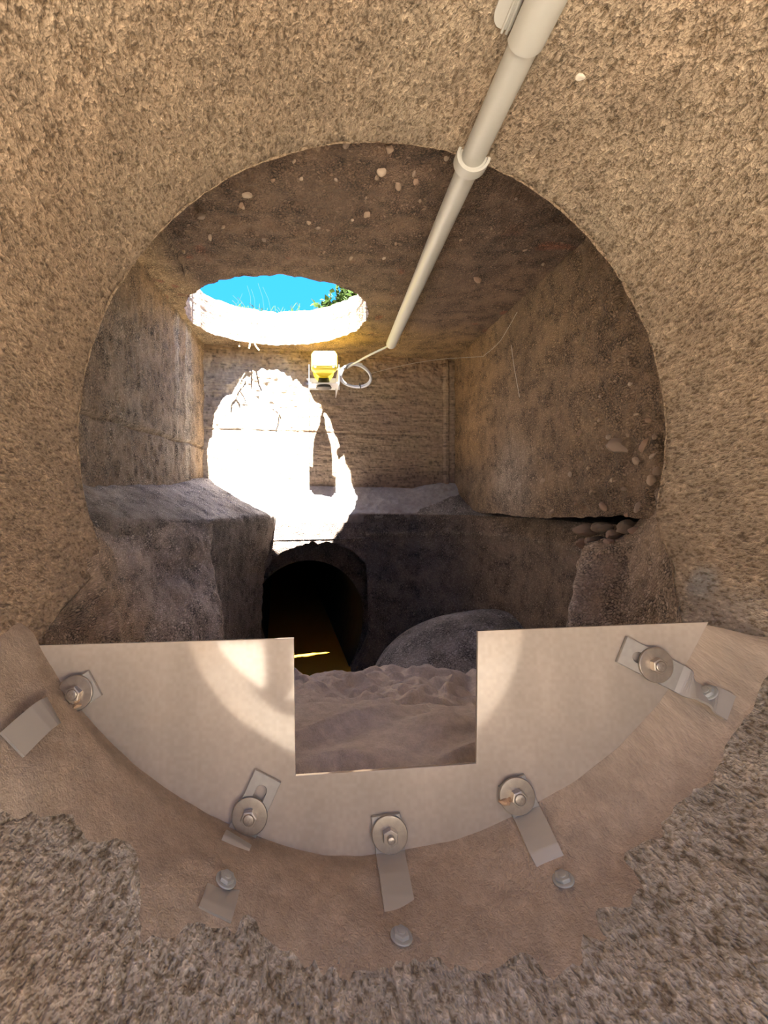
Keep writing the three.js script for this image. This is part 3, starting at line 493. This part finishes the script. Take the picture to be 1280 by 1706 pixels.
// where the sight line of a pixel comes to lift above the mortar (or the bare pipe wall)
function onMortar(px, py, lift) { for (let r = R - 0.15; r < R; r += 0.0005) { const p = onPipe(px, py, r); if (R - Math.max(0, mortarHeightAt(p)) - lift <= r) return p; } return onPipe(px, py, R - lift); }
// inner: centre of the strap's inner end; disc: its washer; foot: where it leaves the plate; floor: [px, py, height over the mortar]
function strap(label, inner, disc, foot, floor, bolt, o = {}) {
  const t = thing('fixing_strap', label, 'strap', onPlate(...disc, plateFront), 'straps that fix the weir plate');
  const inv = (p) => p.clone().sub(t.position), w = o.width ?? 0.0305, th = 0.003, geos = [];
  // leg on the plate: a flat bar with a slot
  const a = onPlate(...inner, plateFront), b = onPlate(...foot, plateFront), dir = b.clone().sub(a).normalize(), side = dir.clone().cross(PN), L = a.distanceTo(b) + 0.004;
  const s = new THREE.Shape([[-w / 2, 0], [w / 2, 0], [w / 2, L], [-w / 2, L]].map(([x, y]) => new THREE.Vector2(x, y)));
  const sw = 0.0062, s0 = o.slot ?? 0.010, s1 = onPlate(...disc, plateFront).sub(a).dot(dir) + 0.006, h = new THREE.Path();
  h.moveTo(-sw, s1); h.lineTo(-sw, s0 + sw); h.absarc(0, s0 + sw, sw, Math.PI, 2 * Math.PI, false); h.lineTo(sw, s1); h.absarc(0, s1, sw, 0, Math.PI, false); s.holes.push(h);
  const leg = new THREE.ExtrudeGeometry(s, { depth: th, bevelEnabled: true, bevelThickness: 0.0005, bevelSize: 0.0004, bevelSegments: 1, curveSegments: 10 });
  leg.applyMatrix4(new THREE.Matrix4().makeBasis(side, dir, side.clone().cross(dir))).translate(...inv(a.clone().addScaledVector(PN, side.clone().cross(dir).dot(PN) > 0 ? 0.0006 : th + 0.0006)).toArray());
  geos.push(leg);
  // leg on the pipe wall, bent forward at the foot of the plate
  const pts = [b.clone().addScaledVector(dir, -0.004).addScaledVector(PN, 0.0022)];
  for (const [px, py, lift] of floor) { pts.push(onMortar(px, py, lift)); }
  const curve = new THREE.CatmullRomCurve3(pts, false, 'centripetal'), fine = curve.getPoints(28), last = fine.at(-1).clone().sub(fine.at(-5)).normalize();
  const sides = fine.map((p, i) => { const n = V3(CX - p.x, CY - p.y, 0).normalize(), tan = (fine[Math.min(28, i + 1)]).clone().sub(fine[Math.max(0, i - 1)]).normalize(); return side.clone().lerp(tan.clone().cross(n).multiplyScalar(Math.sign(tan.clone().cross(n).dot(side)) || 1), sstep(2, 12, i)).normalize(); });
  geos.push(ribbon(fine.map(inv), sides, w, th));
  obj('strap_bar', geos, M.strap, t);
  const face = (g, p, n, spin = 0) => g.rotateZ(spin).applyQuaternion(new THREE.Quaternion().setFromUnitVectors(V3(0, 0, 1), n)).translate(p.x, p.y, p.z);
  const up = PN.clone().multiplyScalar(th + 0.0012);
  obj('washer', face(washerGeo(0.0192, 0.006, 0.003), up, PN), M.washer, t);
  obj('bolt_head', [face(hexHead(o.hex ?? 0.0078, 0.006), up.clone().addScaledVector(PN, 0.003), PN, o.spin ?? 0.3), face(lathe(o.nut ? [[0, 0.0115], [0.0034, 0.0115], [0.0042, 0.0105], [0.0042, 0]] : [[0, 0.0078], [0.0048, 0.0078], [0.0062, 0.007], [0.0062, 0]], 16).rotateX(Math.PI / 2), up.clone().addScaledVector(PN, 0.003), PN)], M.washer, t);
  if (o.dirt) { const r = rng(o.dirt); for (let k = 0; k < 7; k++) { const q = a.clone().copy(onPlate(disc[0] + (r() - 0.75) * 46, disc[1] + (r() - 0.1) * 34, plateFront + 0.006)); const m = obj('mortar_crumb', stoneGeo(o.dirt + k, 0.0035 + 0.003 * r(), 0.6), M.crumb, t); m.position.copy(inv(q)); } }
  if (bolt) {
    const [px, py, lift] = bolt; const p = onMortar(px, py, lift), n = V3(CX - p.x, CY - p.y, 0).normalize(), q = inv(p);
    obj('anchor_bolt', [face(washerGeo(0.0098, 0.003, 0.002), q, n), face(hexHead(0.0064, 0.0032), q.clone().addScaledVector(n, 0.0015), n, 0.4), face(lathe([[0, 0.0052], [0.0032, 0.0052], [0.0036, 0.0048], [0.0036, 0]], 14).rotateX(Math.PI / 2), q.clone().addScaledVector(n, 0.001), n)], M.zinc, t);
  }
  return t;
}
M.crumb = mat({ color: new THREE.Color().setRGB(0.42, 0.28, 0.17) });
strap('steel strap with washer caked in mortar at the far left end of the plate', [160, 1137], [130, 1152], [88, 1184], [[84, 1186, 0.006], [74, 1192, 0.009], [52, 1211, 0.008], [20, 1241, 0.004]], null, { dirt: 5, slot: 0.004 });
strap('steel strap with open slot above its washer, left of the notch', [447, 1291], [417, 1355], [398, 1398], [[394, 1404, 0.001], [388, 1420, -0.004], [382, 1440, -0.004], [376, 1462, -0.004], [369, 1490, -0.001], [361, 1515, 0.0016], [358, 1524, 0.0016]], [376, 1467, 0.001], { spin: 0.1 });
strap('short steel strap with nut and washer below the notch, its floor leg showing galvanised', [642, 1356], [648, 1385], [651, 1424], [[653, 1436, 0.002], [656, 1452, 0.0018], [660, 1475, 0.0018], [664, 1500, 0.0008], [668, 1530, -0.004], [670, 1560, -0.004]], [669, 1561, 0.001], { slot: 0.012, spin: 0.5, nut: true });
strap('steel strap at the lower right of the plate with a bent galvanised leg showing', [851, 1299], [858, 1322], [878, 1356], [[887, 1372, 0.002], [896, 1392, 0.0024], [908, 1418, 0.0012], [922, 1445, -0.004], [938, 1470, -0.005]], [939, 1466, 0.001], { slot: 0.006, dirt: 21 });
strap('steel strap with open slot at the far right end of the plate', [1034, 1081], [1087, 1106], [1130, 1130], [[1146, 1139, 0.012], [1165, 1150, 0.011], [1190, 1163, 0.009], [1218, 1180, 0.008]], [1182, 1155, 0.014], { slot: 0.012, spin: 0.5 });

// ------------------------------------------------------------------ grey conduit along the crown of the pipe, and its fixings
{
  const rad = 0.0195, a = V3(0.262, 0.563, MOUTH - 0.1), b = V3(0.2655, 0.563, -0.56), c = V3(0.2685, 0.5625, -0.795), e = P(652, 573, 1.80);
  const t = thing('conduit', 'pale grey plastic conduit running along the ceiling into the chamber', 'pipe', c);
  const loc = (p) => p.clone().sub(c), path = new THREE.CatmullRomCurve3([a, b, c, c.clone().lerp(e, 0.5), e].map(loc), false, 'centripetal');
  const outer = new THREE.TubeGeometry(path, 90, rad, 28), bore = new THREE.TubeGeometry(path, 90, rad - 0.002, 20);
  obj('tube', [outer, bore], M.pvc, t);
  const dir = e.clone().sub(c).normalize(), q = new THREE.Quaternion().setFromUnitVectors(V3(0, 1, 0), dir);
  obj('coupling', lathe([[rad, 0], [rad + 0.0035, 0], [rad + 0.004, 0.001], [rad + 0.004, 0.022], [rad + 0.003, 0.024], [rad, 0.024]], 36).applyQuaternion(q), M.pvc, t).position.copy(loc(c)).addScaledVector(dir, -0.012);
  // spring clip at the rim
  const clip = thing('conduit_clip', 'pale plastic clip round the conduit at the end of the pipe', 'clip', c);
  const cs = new THREE.Shape(); cs.absarc(0, 0, rad + 0.0085, -0.75 * Math.PI, 0.75 * Math.PI - Math.PI * 0.5 + Math.PI * 0.5, false); cs.absarc(0, 0, rad + 0.0046, 0.75 * Math.PI, -0.75 * Math.PI, true);
  obj('clip_band', new THREE.ExtrudeGeometry(cs, { depth: 0.02, bevelEnabled: true, bevelThickness: 0.0006, bevelSize: 0.0006, bevelSegments: 1, curveSegments: 24 }).rotateZ(-Math.PI / 2 - 0.15), M.pvc, clip).position.z = -0.006;
  const bp = thing('conduit_saddle', 'pale plastic saddle with wide tabs holding the conduit at the top edge', 'clip', V3(0.2652, 0.563, -0.560));
  obj('saddle_band', new THREE.ExtrudeGeometry((() => { const s = new THREE.Shape(); s.absarc(0, 0, rad + 0.0035, -Math.PI, 0, false); s.absarc(0, 0, rad + 0.0004, 0, -Math.PI, true); return s; })(), { depth: 0.07, bevelEnabled: true, bevelThickness: 0.0006, bevelSize: 0.0005, bevelSegments: 1, curveSegments: 24 }), M.pvc, bp).position.z = -0.022;
  const tab = (w, len, s) => { const h = new THREE.Shape(); h.moveTo(0, 0.06); h.lineTo(0, -len); h.lineTo(s * w * 0.45, -len); for (let k = 1; k <= 8; k++) { const a = k / 8 * Math.PI / 2; h.lineTo(s * w * (0.45 + 0.55 * Math.sin(a)), -len + w * 0.8 * (1 - Math.cos(a))); } h.lineTo(s * w, 0.06); return new THREE.ExtrudeGeometry(h, { depth: 0.003, bevelEnabled: true, bevelThickness: 0.0005, bevelSize: 0.0005, bevelSegments: 1 }).rotateX(Math.PI / 2); };
  const rib = (x) => new RoundedBoxGeometry(0.0032, 0.005, 0.075, 2, 0.001).translate(x, -0.004, 0.012);
  const t1 = obj('saddle_tab', [tab(0.026, 0.022, -1), rib(-0.003), rib(-0.009)], M.pvc, bp); t1.position.set(-rad - 0.0005, 0.014, 0); t1.rotation.z = -0.34 + 0.12;
  const t2 = obj('saddle_tab', [tab(0.014, 0.022, 1), rib(0.004)], M.pvc, bp); t2.position.set(rad - 0.001, 0.006, 0); t2.rotation.z = -0.42;
  // bits of root caught behind its end
  const rt = thing('dry_root', 'wispy dry roots hanging behind the end of the conduit', 'root', P(655, 545, 1.78));
  const o = rt.position; obj('root_strand', [[[668, 505], [660, 530], [656, 552], [650, 572]], [[672, 500], [666, 525], [657, 545], [655, 566]], [[660, 540], [664, 556], [667, 566], [664, 573]]].map((l) => tube(l.map(([x, y]) => P(x, y, 1.79).sub(o)), 0.0013, 20, 5)), M.root, rt);
}

// ------------------------------------------------------------------ yellow sensor on its bracket, and its cable
{
  const sx = 0.041, z0 = backZ(sx) + 0.006;
  const b = thing('sensor_bracket', 'thin metal bracket on the back wall carrying the yellow sensor', 'bracket', V3(sx, 0.45, z0));
  const zf = 1.785 - (-z0);                                              // reach of its cheeks (negative z is away)
  const len = -z0 - 1.785;
  for (const s of [-1, 1]) obj('cheek', new RoundedBoxGeometry(0.0022, 0.075, len, 2, 0.0008), M.bracket, b).position.set(s * 0.057, -0.002, len / 2);
  const flange = obj('wall_flange', new RoundedBoxGeometry(0.150, 0.05, 0.003, 2, 0.001), M.bracket, b); flange.position.set(0, 0.02, 0.003);
  const sh = new THREE.Shape([[-0.058, 0], [0.058, 0], [0.058, 0.082], [-0.058, 0.082]].map(([x, y]) => new THREE.Vector2(x, y))), hp = new THREE.Path(); hp.absarc(0, 0.042, 0.03, 0, Math.PI * 2, true); sh.holes.push(hp);
  obj('shelf', new THREE.ExtrudeGeometry(sh, { depth: 0.003, bevelEnabled: true, bevelThickness: 0.0005, bevelSize: 0.0005, bevelSegments: 1 }).rotateX(Math.PI / 2), M.bracket, b).position.set(0, -0.032, len - 0.082);
  for (const s of [-1, 1]) obj('bolt_head', hexHead(0.005, 0.003), M.zinc, flange).position.set(s * 0.066, 0, 0.002);
  // the sensor lies along z, broad end towards the camera
  const y0 = 0.482, t = thing('level_sensor', 'bright yellow radar level sensor mounted high on the back wall', 'sensor', V3(sx, y0, -1.78));
  const lieZ = (g) => g.rotateX(Math.PI / 2);                            // lathe axis y -> z towards the camera
  const body = lieZ(lathe([[0, -0.152], [0.020, -0.150], [0.028, -0.138], [0.038, -0.118], [0.0425, -0.09], [0.0435, -0.05], [0.042, -0.02], [0.0415, 0], [0, 0]], 36));
  obj('housing', body, M.yellow, t);
  const cover = obj('cover', [new RoundedBoxGeometry(0.098, 0.075, 0.055, 5, 0.018).translate(0, 0.006, 0.02), new RoundedBoxGeometry(0.086, 0.062, 0.02, 4, 0.009).translate(0, 0.01, 0.044)], M.cap, t);
  for (const s of [-1, 1]) obj('cover_screw', lieZ(lathe([[0, 0.003], [0.004, 0.003], [0.005, 0.002], [0.005, 0]], 14)), M.zinc, cover).position.set(s * 0.034, -0.018, 0.049);
  obj('cable_gland', [lieZ(lathe([[0, 0.03], [0.013, 0.03], [0.014, 0.026], [0.013, 0.018], [0.0105, 0.016], [0.0105, 0.004], [0.009, 0], [0, 0]], 20)).translate(0, 0.0, -0.18)], M.black, t);
  obj('antenna_horn', lathe([[0, 0], [0.030, 0], [0.031, 0.003], [0.024, 0.014], [0.021, 0.04], [0, 0.04]], 28).translate(0, -0.078, -0.045), M.black, t);
  // cable: from the conduit's end to a coil beside the bracket and into the sensor
  const cb = thing('sensor_cable', 'pale grey cable looping in a coil beside the yellow sensor', 'cable', P(595, 625, 1.93));
  const o = cb.position, L = (l) => l.map(([x, y, d]) => P(x, y, d).sub(o));
  const coil = []; for (let k = 0; k <= 44; k++) { const a = Math.PI * 0.78 - k / 20 * 2 * Math.PI, r = 1 + 0.05 * Math.sin(k * 0.9) + 0.004 * k; coil.push([593 + 23 * r * Math.cos(a), 626 - 17.5 * r * Math.sin(a) + 2 * Math.cos(a), 1.91 + 0.025 * Math.sin(k * 0.6)]); }
  obj('run', tube(L([[651, 574, 1.80], [640, 580, 1.82], [615, 592, 1.86], [590, 606, 1.9], [578, 613, 1.91]]), 0.0042, 40, 10), M.cable, cb);
  obj('coil', tube(L(coil), 0.0044, 260, 10), M.cable, cb);
  obj('lead', tube([...L([coil[0]]), ...[V3(sx + 0.07, 0.52, -1.965), V3(sx + 0.02, 0.502, -1.985), V3(sx, 0.485, -1.97), V3(sx, 0.482, -1.955)].map((p) => p.sub(o))], 0.004, 40, 10), M.cable, cb);
  for (const [x, y] of [[579, 611], [600, 643]]) obj('cable_tie', new THREE.TorusGeometry(0.009, 0.0018, 8, 20).rotateY(Math.PI / 2).rotateZ(x < 590 ? -0.6 : 0.2), M.black, cb).position.copy(P(x, y, 1.91).sub(o));
}

// ------------------------------------------------------------------ small things: roots, cobweb, splash
{
  const at = (px, py) => { let d = 2; for (let k = 0; k < 6; k++) { const x = (px - VX) / F * d; d = -backZ(x) - 0.012; } return P(px, py, d); };
  const twig = (label, lists, rad) => { const p0 = at(...lists[0][0]); const t = thing('dry_root', label, 'root', p0); lists.forEach((l) => obj('root_strand', tube(l.map(([x, y]) => at(x, y).sub(p0)), rad, 24, 5), M.root, t)); };
  twig('thin dead root hanging below the broken patch on the back wall', [[[454, 668], [462, 678], [464, 690], [459, 710]], [[462, 678], [466, 684], [468, 688]]], 0.0022);
  twig('tangle of dead roots at the left of the broken patch on the back wall', [[[408, 622], [398, 640], [393, 655], [399, 668]], [[398, 640], [404, 648], [408, 660]], [[393, 655], [386, 664], [384, 676]]], 0.0026);
  const ceil = (px, py) => P(px, py, HC * F / (VY - py) * 0.995);
  const hang = thing('dry_root', 'short root stubs sticking out under the rim of the roof opening', 'root', P(415, 575, 1.93));
  for (const [x, y, dx] of [[398, 566, 1], [417, 569, -2], [424, 572, 8]]) obj('root_strand', tube([P(x, y, 1.93), P(x + dx * 0.4, y + 6, 1.92), P(x + dx, y + 12, 1.91)].map((p) => p.sub(hang.position)), 0.0035, 10, 6), M.root, hang);
  const web = (label, l) => { const p0 = P(...l[0]); const t = thing('cobweb', label, 'cobweb', p0); obj('thread', tube(l.map((q) => P(...q).sub(p0)), 0.0009, 40, 5), M.web, t); };
  web('long sagging cobweb thread across the corner right of the cable coil', [[618, 622, 1.9], [680, 607, 1.95], [730, 599, 2.0], [805, 594, 1.72]]);
  web('short cobweb thread hanging on the right chamber wall', [[852, 575, 1.5], [856, 605, 1.49], [862, 640, 1.48], [866, 662, 1.47]]);
  web('faint cobweb thread rising from the upper right corner of the chamber', [[805, 594, 1.72], [832, 570, 1.6], [845, 550, 1.55], [862, 520, 1.47]]);
  const s = onPipe(968, 128); const m = obj('mortar_splash', stoneGeo(91, 0.006, 0.5), mat({ color: new THREE.Color().setRGB(0.62, 0.56, 0.46) })); m.position.copy(s);
  tag(m, 'small white splash of mortar on the pipe crown right of the conduit', 'mortar');
}

// ------------------------------------------------------------------ above ground and outside
{
  const ground = new THREE.Shape([[-30, -0.36], [30, -0.36], [30, 40], [-30, 40]].map(([x, z]) => new THREE.Vector2(x, z))), h = new THREE.Path(); h.absarc(HX, HZ, HR + 0.1, 0, 2 * Math.PI, true); ground.holes.push(h);
  const soil = mat({ color: new THREE.Color().setRGB(0.28, 0.25, 0.13) });
  struct('ground', new THREE.ExtrudeGeometry(ground, { depth: 0.05, bevelEnabled: false, curveSegments: 48 }).rotateX(-Math.PI / 2).translate(0, HTOP - 0.055, 0), soil, 'dry grassy ground above the chamber');
  const yard = mat({ color: new THREE.Color().setRGB(0.66, 0.58, 0.48) });
  struct('forecourt', box(-6, 6, -0.75, -0.42, 0.40, 8), yard, 'bare sandy ground outside the mouth of the pipe');
  const r = rng(19), blades = [], straws = [];
  for (let k = 0; k < 240; k++) {
    const a = -Math.PI / 2 + (r() - 0.62) * 1.9, d = HR + 0.012 + r() * 0.1, x = HX + Math.cos(a) * d, z = -HZ + Math.sin(a) * d, hgt = (0.012 + 0.045 * r() ** 2) * (x < -0.05 && x > -0.32 ? 1.2 : 0.4), lean = (r() - 0.5) * 1.2, w = 0.0018 + 0.0016 * r();
    const pts = [0, 1, 2, 3, 4].map((i) => V3(x + lean * hgt * (i / 4) ** 2, HTOP - 0.008 + hgt * (i / 4), z + (r() - 0.5) * 0.006));
    (r() < 0.15 ? straws : blades).push(ribbon(pts, pts.map(() => V3(1, 0, 0.3)), w, 0.0006));
  }
  for (const [px, py, qx, qy] of [[418, 500, 412, 476], [441, 508, 430, 472], [452, 508, 438, 478], [425, 505, 419, 482], [400, 498, 388, 492], [392, 496, 404, 489]]) { const a = P(px, py + 14, 2.02), b = P(qx, qy, 2.02); blades.push(ribbon([a, a.clone().lerp(b, 0.5).add(V3(0.006, 0.004, 0)), b], [0, 1, 2].map(() => V3(1, 0, 0)), 0.0010, 0.0005)); }
  const gr = thing('grass', 'green and straw-coloured grass growing on the far rim of the roof opening', 'grass', V3(HX, HTOP, -HZ - HR)); gr.userData.kind = 'stuff';
  const inv = (l) => merge(l).translate(-gr.position.x, -gr.position.y, -gr.position.z);
  obj('green_blades', inv(blades), M.grass, gr); obj('dry_blades', inv(straws), M.straw, gr);
  { // whoever takes the picture crouches at the mouth of the pipe and shades the middle of it
    const J = { pelvis: [0, -0.12, 0.30, 0.14], chest: [0, 0.24, 0.13, 0.15], neck: [0, 0.44, 0.08, 0.06], head: [0, 0.56, 0.03, 0.098], jaw: [0, 0.51, -0.03, 0.06] };
    const caps = [['pelvis', 'chest'], ['chest', 'neck'], ['neck', 'head'], ['head', 'jaw']].map(([a, b]) => [J[a], J[b]]);
    for (const q of [-1, 1]) {
      const sh = [q * 0.2, 0.36, 0.11, 0.07], el = [q * 0.30, 0.10, 0.02, 0.05], wr = [q * 0.2, 0.06, -0.10, 0.035], hp = [q * 0.1, -0.13, 0.28, 0.1], kn = [q * 0.21, 0.02, -0.04, 0.07], an = [q * 0.19, -0.34, 0.12, 0.05], toe = [q * 0.21, -0.375, -0.06, 0.04], hd = [q * 0.16, 0.05, -0.16, 0.04];
      caps.push([[0, 0.35, 0.11, 0.1], sh], [sh, el], [el, wr], [wr, hd], [hp, kn], [kn, an], [an, toe]);
    }
    const S = 0.56, res = 64, mc = new MarchingCubes(res, M.root, false, false, 60000); mc.isolation = 0;
    for (let k = 0; k < res; k++) for (let j = 0; j < res; j++) for (let i = 0; i < res; i++) {
      const x = (i / res * 2 - 1) * S, y = (j / res * 2 - 1) * S + 0.12, z = (k / res * 2 - 1) * S + 0.1; let d = 1;
      for (const [a, b] of caps) { const dx = b[0] - a[0], dy = b[1] - a[1], dz = b[2] - a[2], t = clamp(((x - a[0]) * dx + (y - a[1]) * dy + (z - a[2]) * dz) / (dx * dx + dy * dy + dz * dz)); const e = Math.hypot(x - a[0] - dx * t, y - a[1] - dy * t, z - a[2] - dz * t) - mix(a[3], b[3], t), h = clamp(0.5 + 0.5 * (d - e) / 0.03); d = mix(d, e, h) - 0.03 * h * (1 - h); }
      mc.field[i + j * res + k * res * res] = -d;
    }
    mc.update();
    const g = new THREE.BufferGeometry(), n = mc.count; g.setAttribute('position', new THREE.BufferAttribute(mc.positionArray.slice(0, n * 3), 3)); g.scale(S, S, S).translate(0, 0.12, 0.1); const w = mergeVertices(g, 1e-4); w.computeVertexNormals();
    const t = thing('person', 'person in dark work clothes crouching at the open mouth of the pipe', 'person', V3(0.07, -0.01, 0.65));
    obj('body', w, mat({ color: new THREE.Color().setRGB(0.12, 0.11, 0.12) }), t);
  }
  // a leafy tree beyond the opening
  const tr = thing('tree', 'leafy green tree seen through the roof opening', 'tree', V3(1.28, HTOP - 0.03, -7));
  obj('trunk', tube([V3(0, 0, 0), V3(0.05, 0.7, 0), V3(-0.05, 1.3, 0), V3(0, 2.4, 0)], 0.07, 20, 10), M.bark, tr);
  const lv = [], leafShape = (s) => { const g = new THREE.BufferGeometry(); g.setAttribute('position', new THREE.Float32BufferAttribute([0, 0, 0, s * 0.32, s * 0.45, s * 0.08, 0, s * 0.5, 0, -s * 0.32, s * 0.45, s * 0.08, 0, s, -s * 0.05], 3)); g.setIndex([0, 1, 2, 0, 2, 3, 1, 4, 2, 2, 4, 3]); g.computeVertexNormals(); return g; };
  const clumps = []; for (let k = 0; k < 34; k++) { const a = r() * 7, e = r() * 2 - 1; clumps.push([Math.cos(a) * Math.sqrt(1 - e * e) * 1.15 * (0.5 + 0.5 * r()), 1.72 + e * 0.92, Math.sin(a) * 0.9 * (0.5 + 0.5 * r()), 0.2 + 0.2 * r()]); }
  for (const [x, y] of [[-1.1, 2.0], [-1.0, 1.85], [-0.9, 2.1], [-0.75, 2.3], [-0.8, 2.0], [-0.6, 2.25], [-0.55, 2.42], [-0.6, 2.0], [-0.45, 2.3]]) clumps.push([x, y, 0.1 * x, 0.2]);
  for (let k = 0; k < 5200; k++) { const c = clumps[k % clumps.length], a = r() * 6.28, e = r() * 2 - 1, q = Math.sqrt(1 - e * e), d = c[3] * (0.6 + 0.45 * r()); lv.push(leafShape(0.08 + 0.06 * r()).rotateX(r() * 6).rotateY(r() * 6).rotateZ(r() * 6).translate(c[0] + Math.cos(a) * q * d, c[1] + e * d, c[2] + Math.sin(a) * q * d)); }
  const fol = obj('foliage', lv, M.leaf, tr); fol.userData.kind = 'stuff';
}

renderer.render(scene, camera);
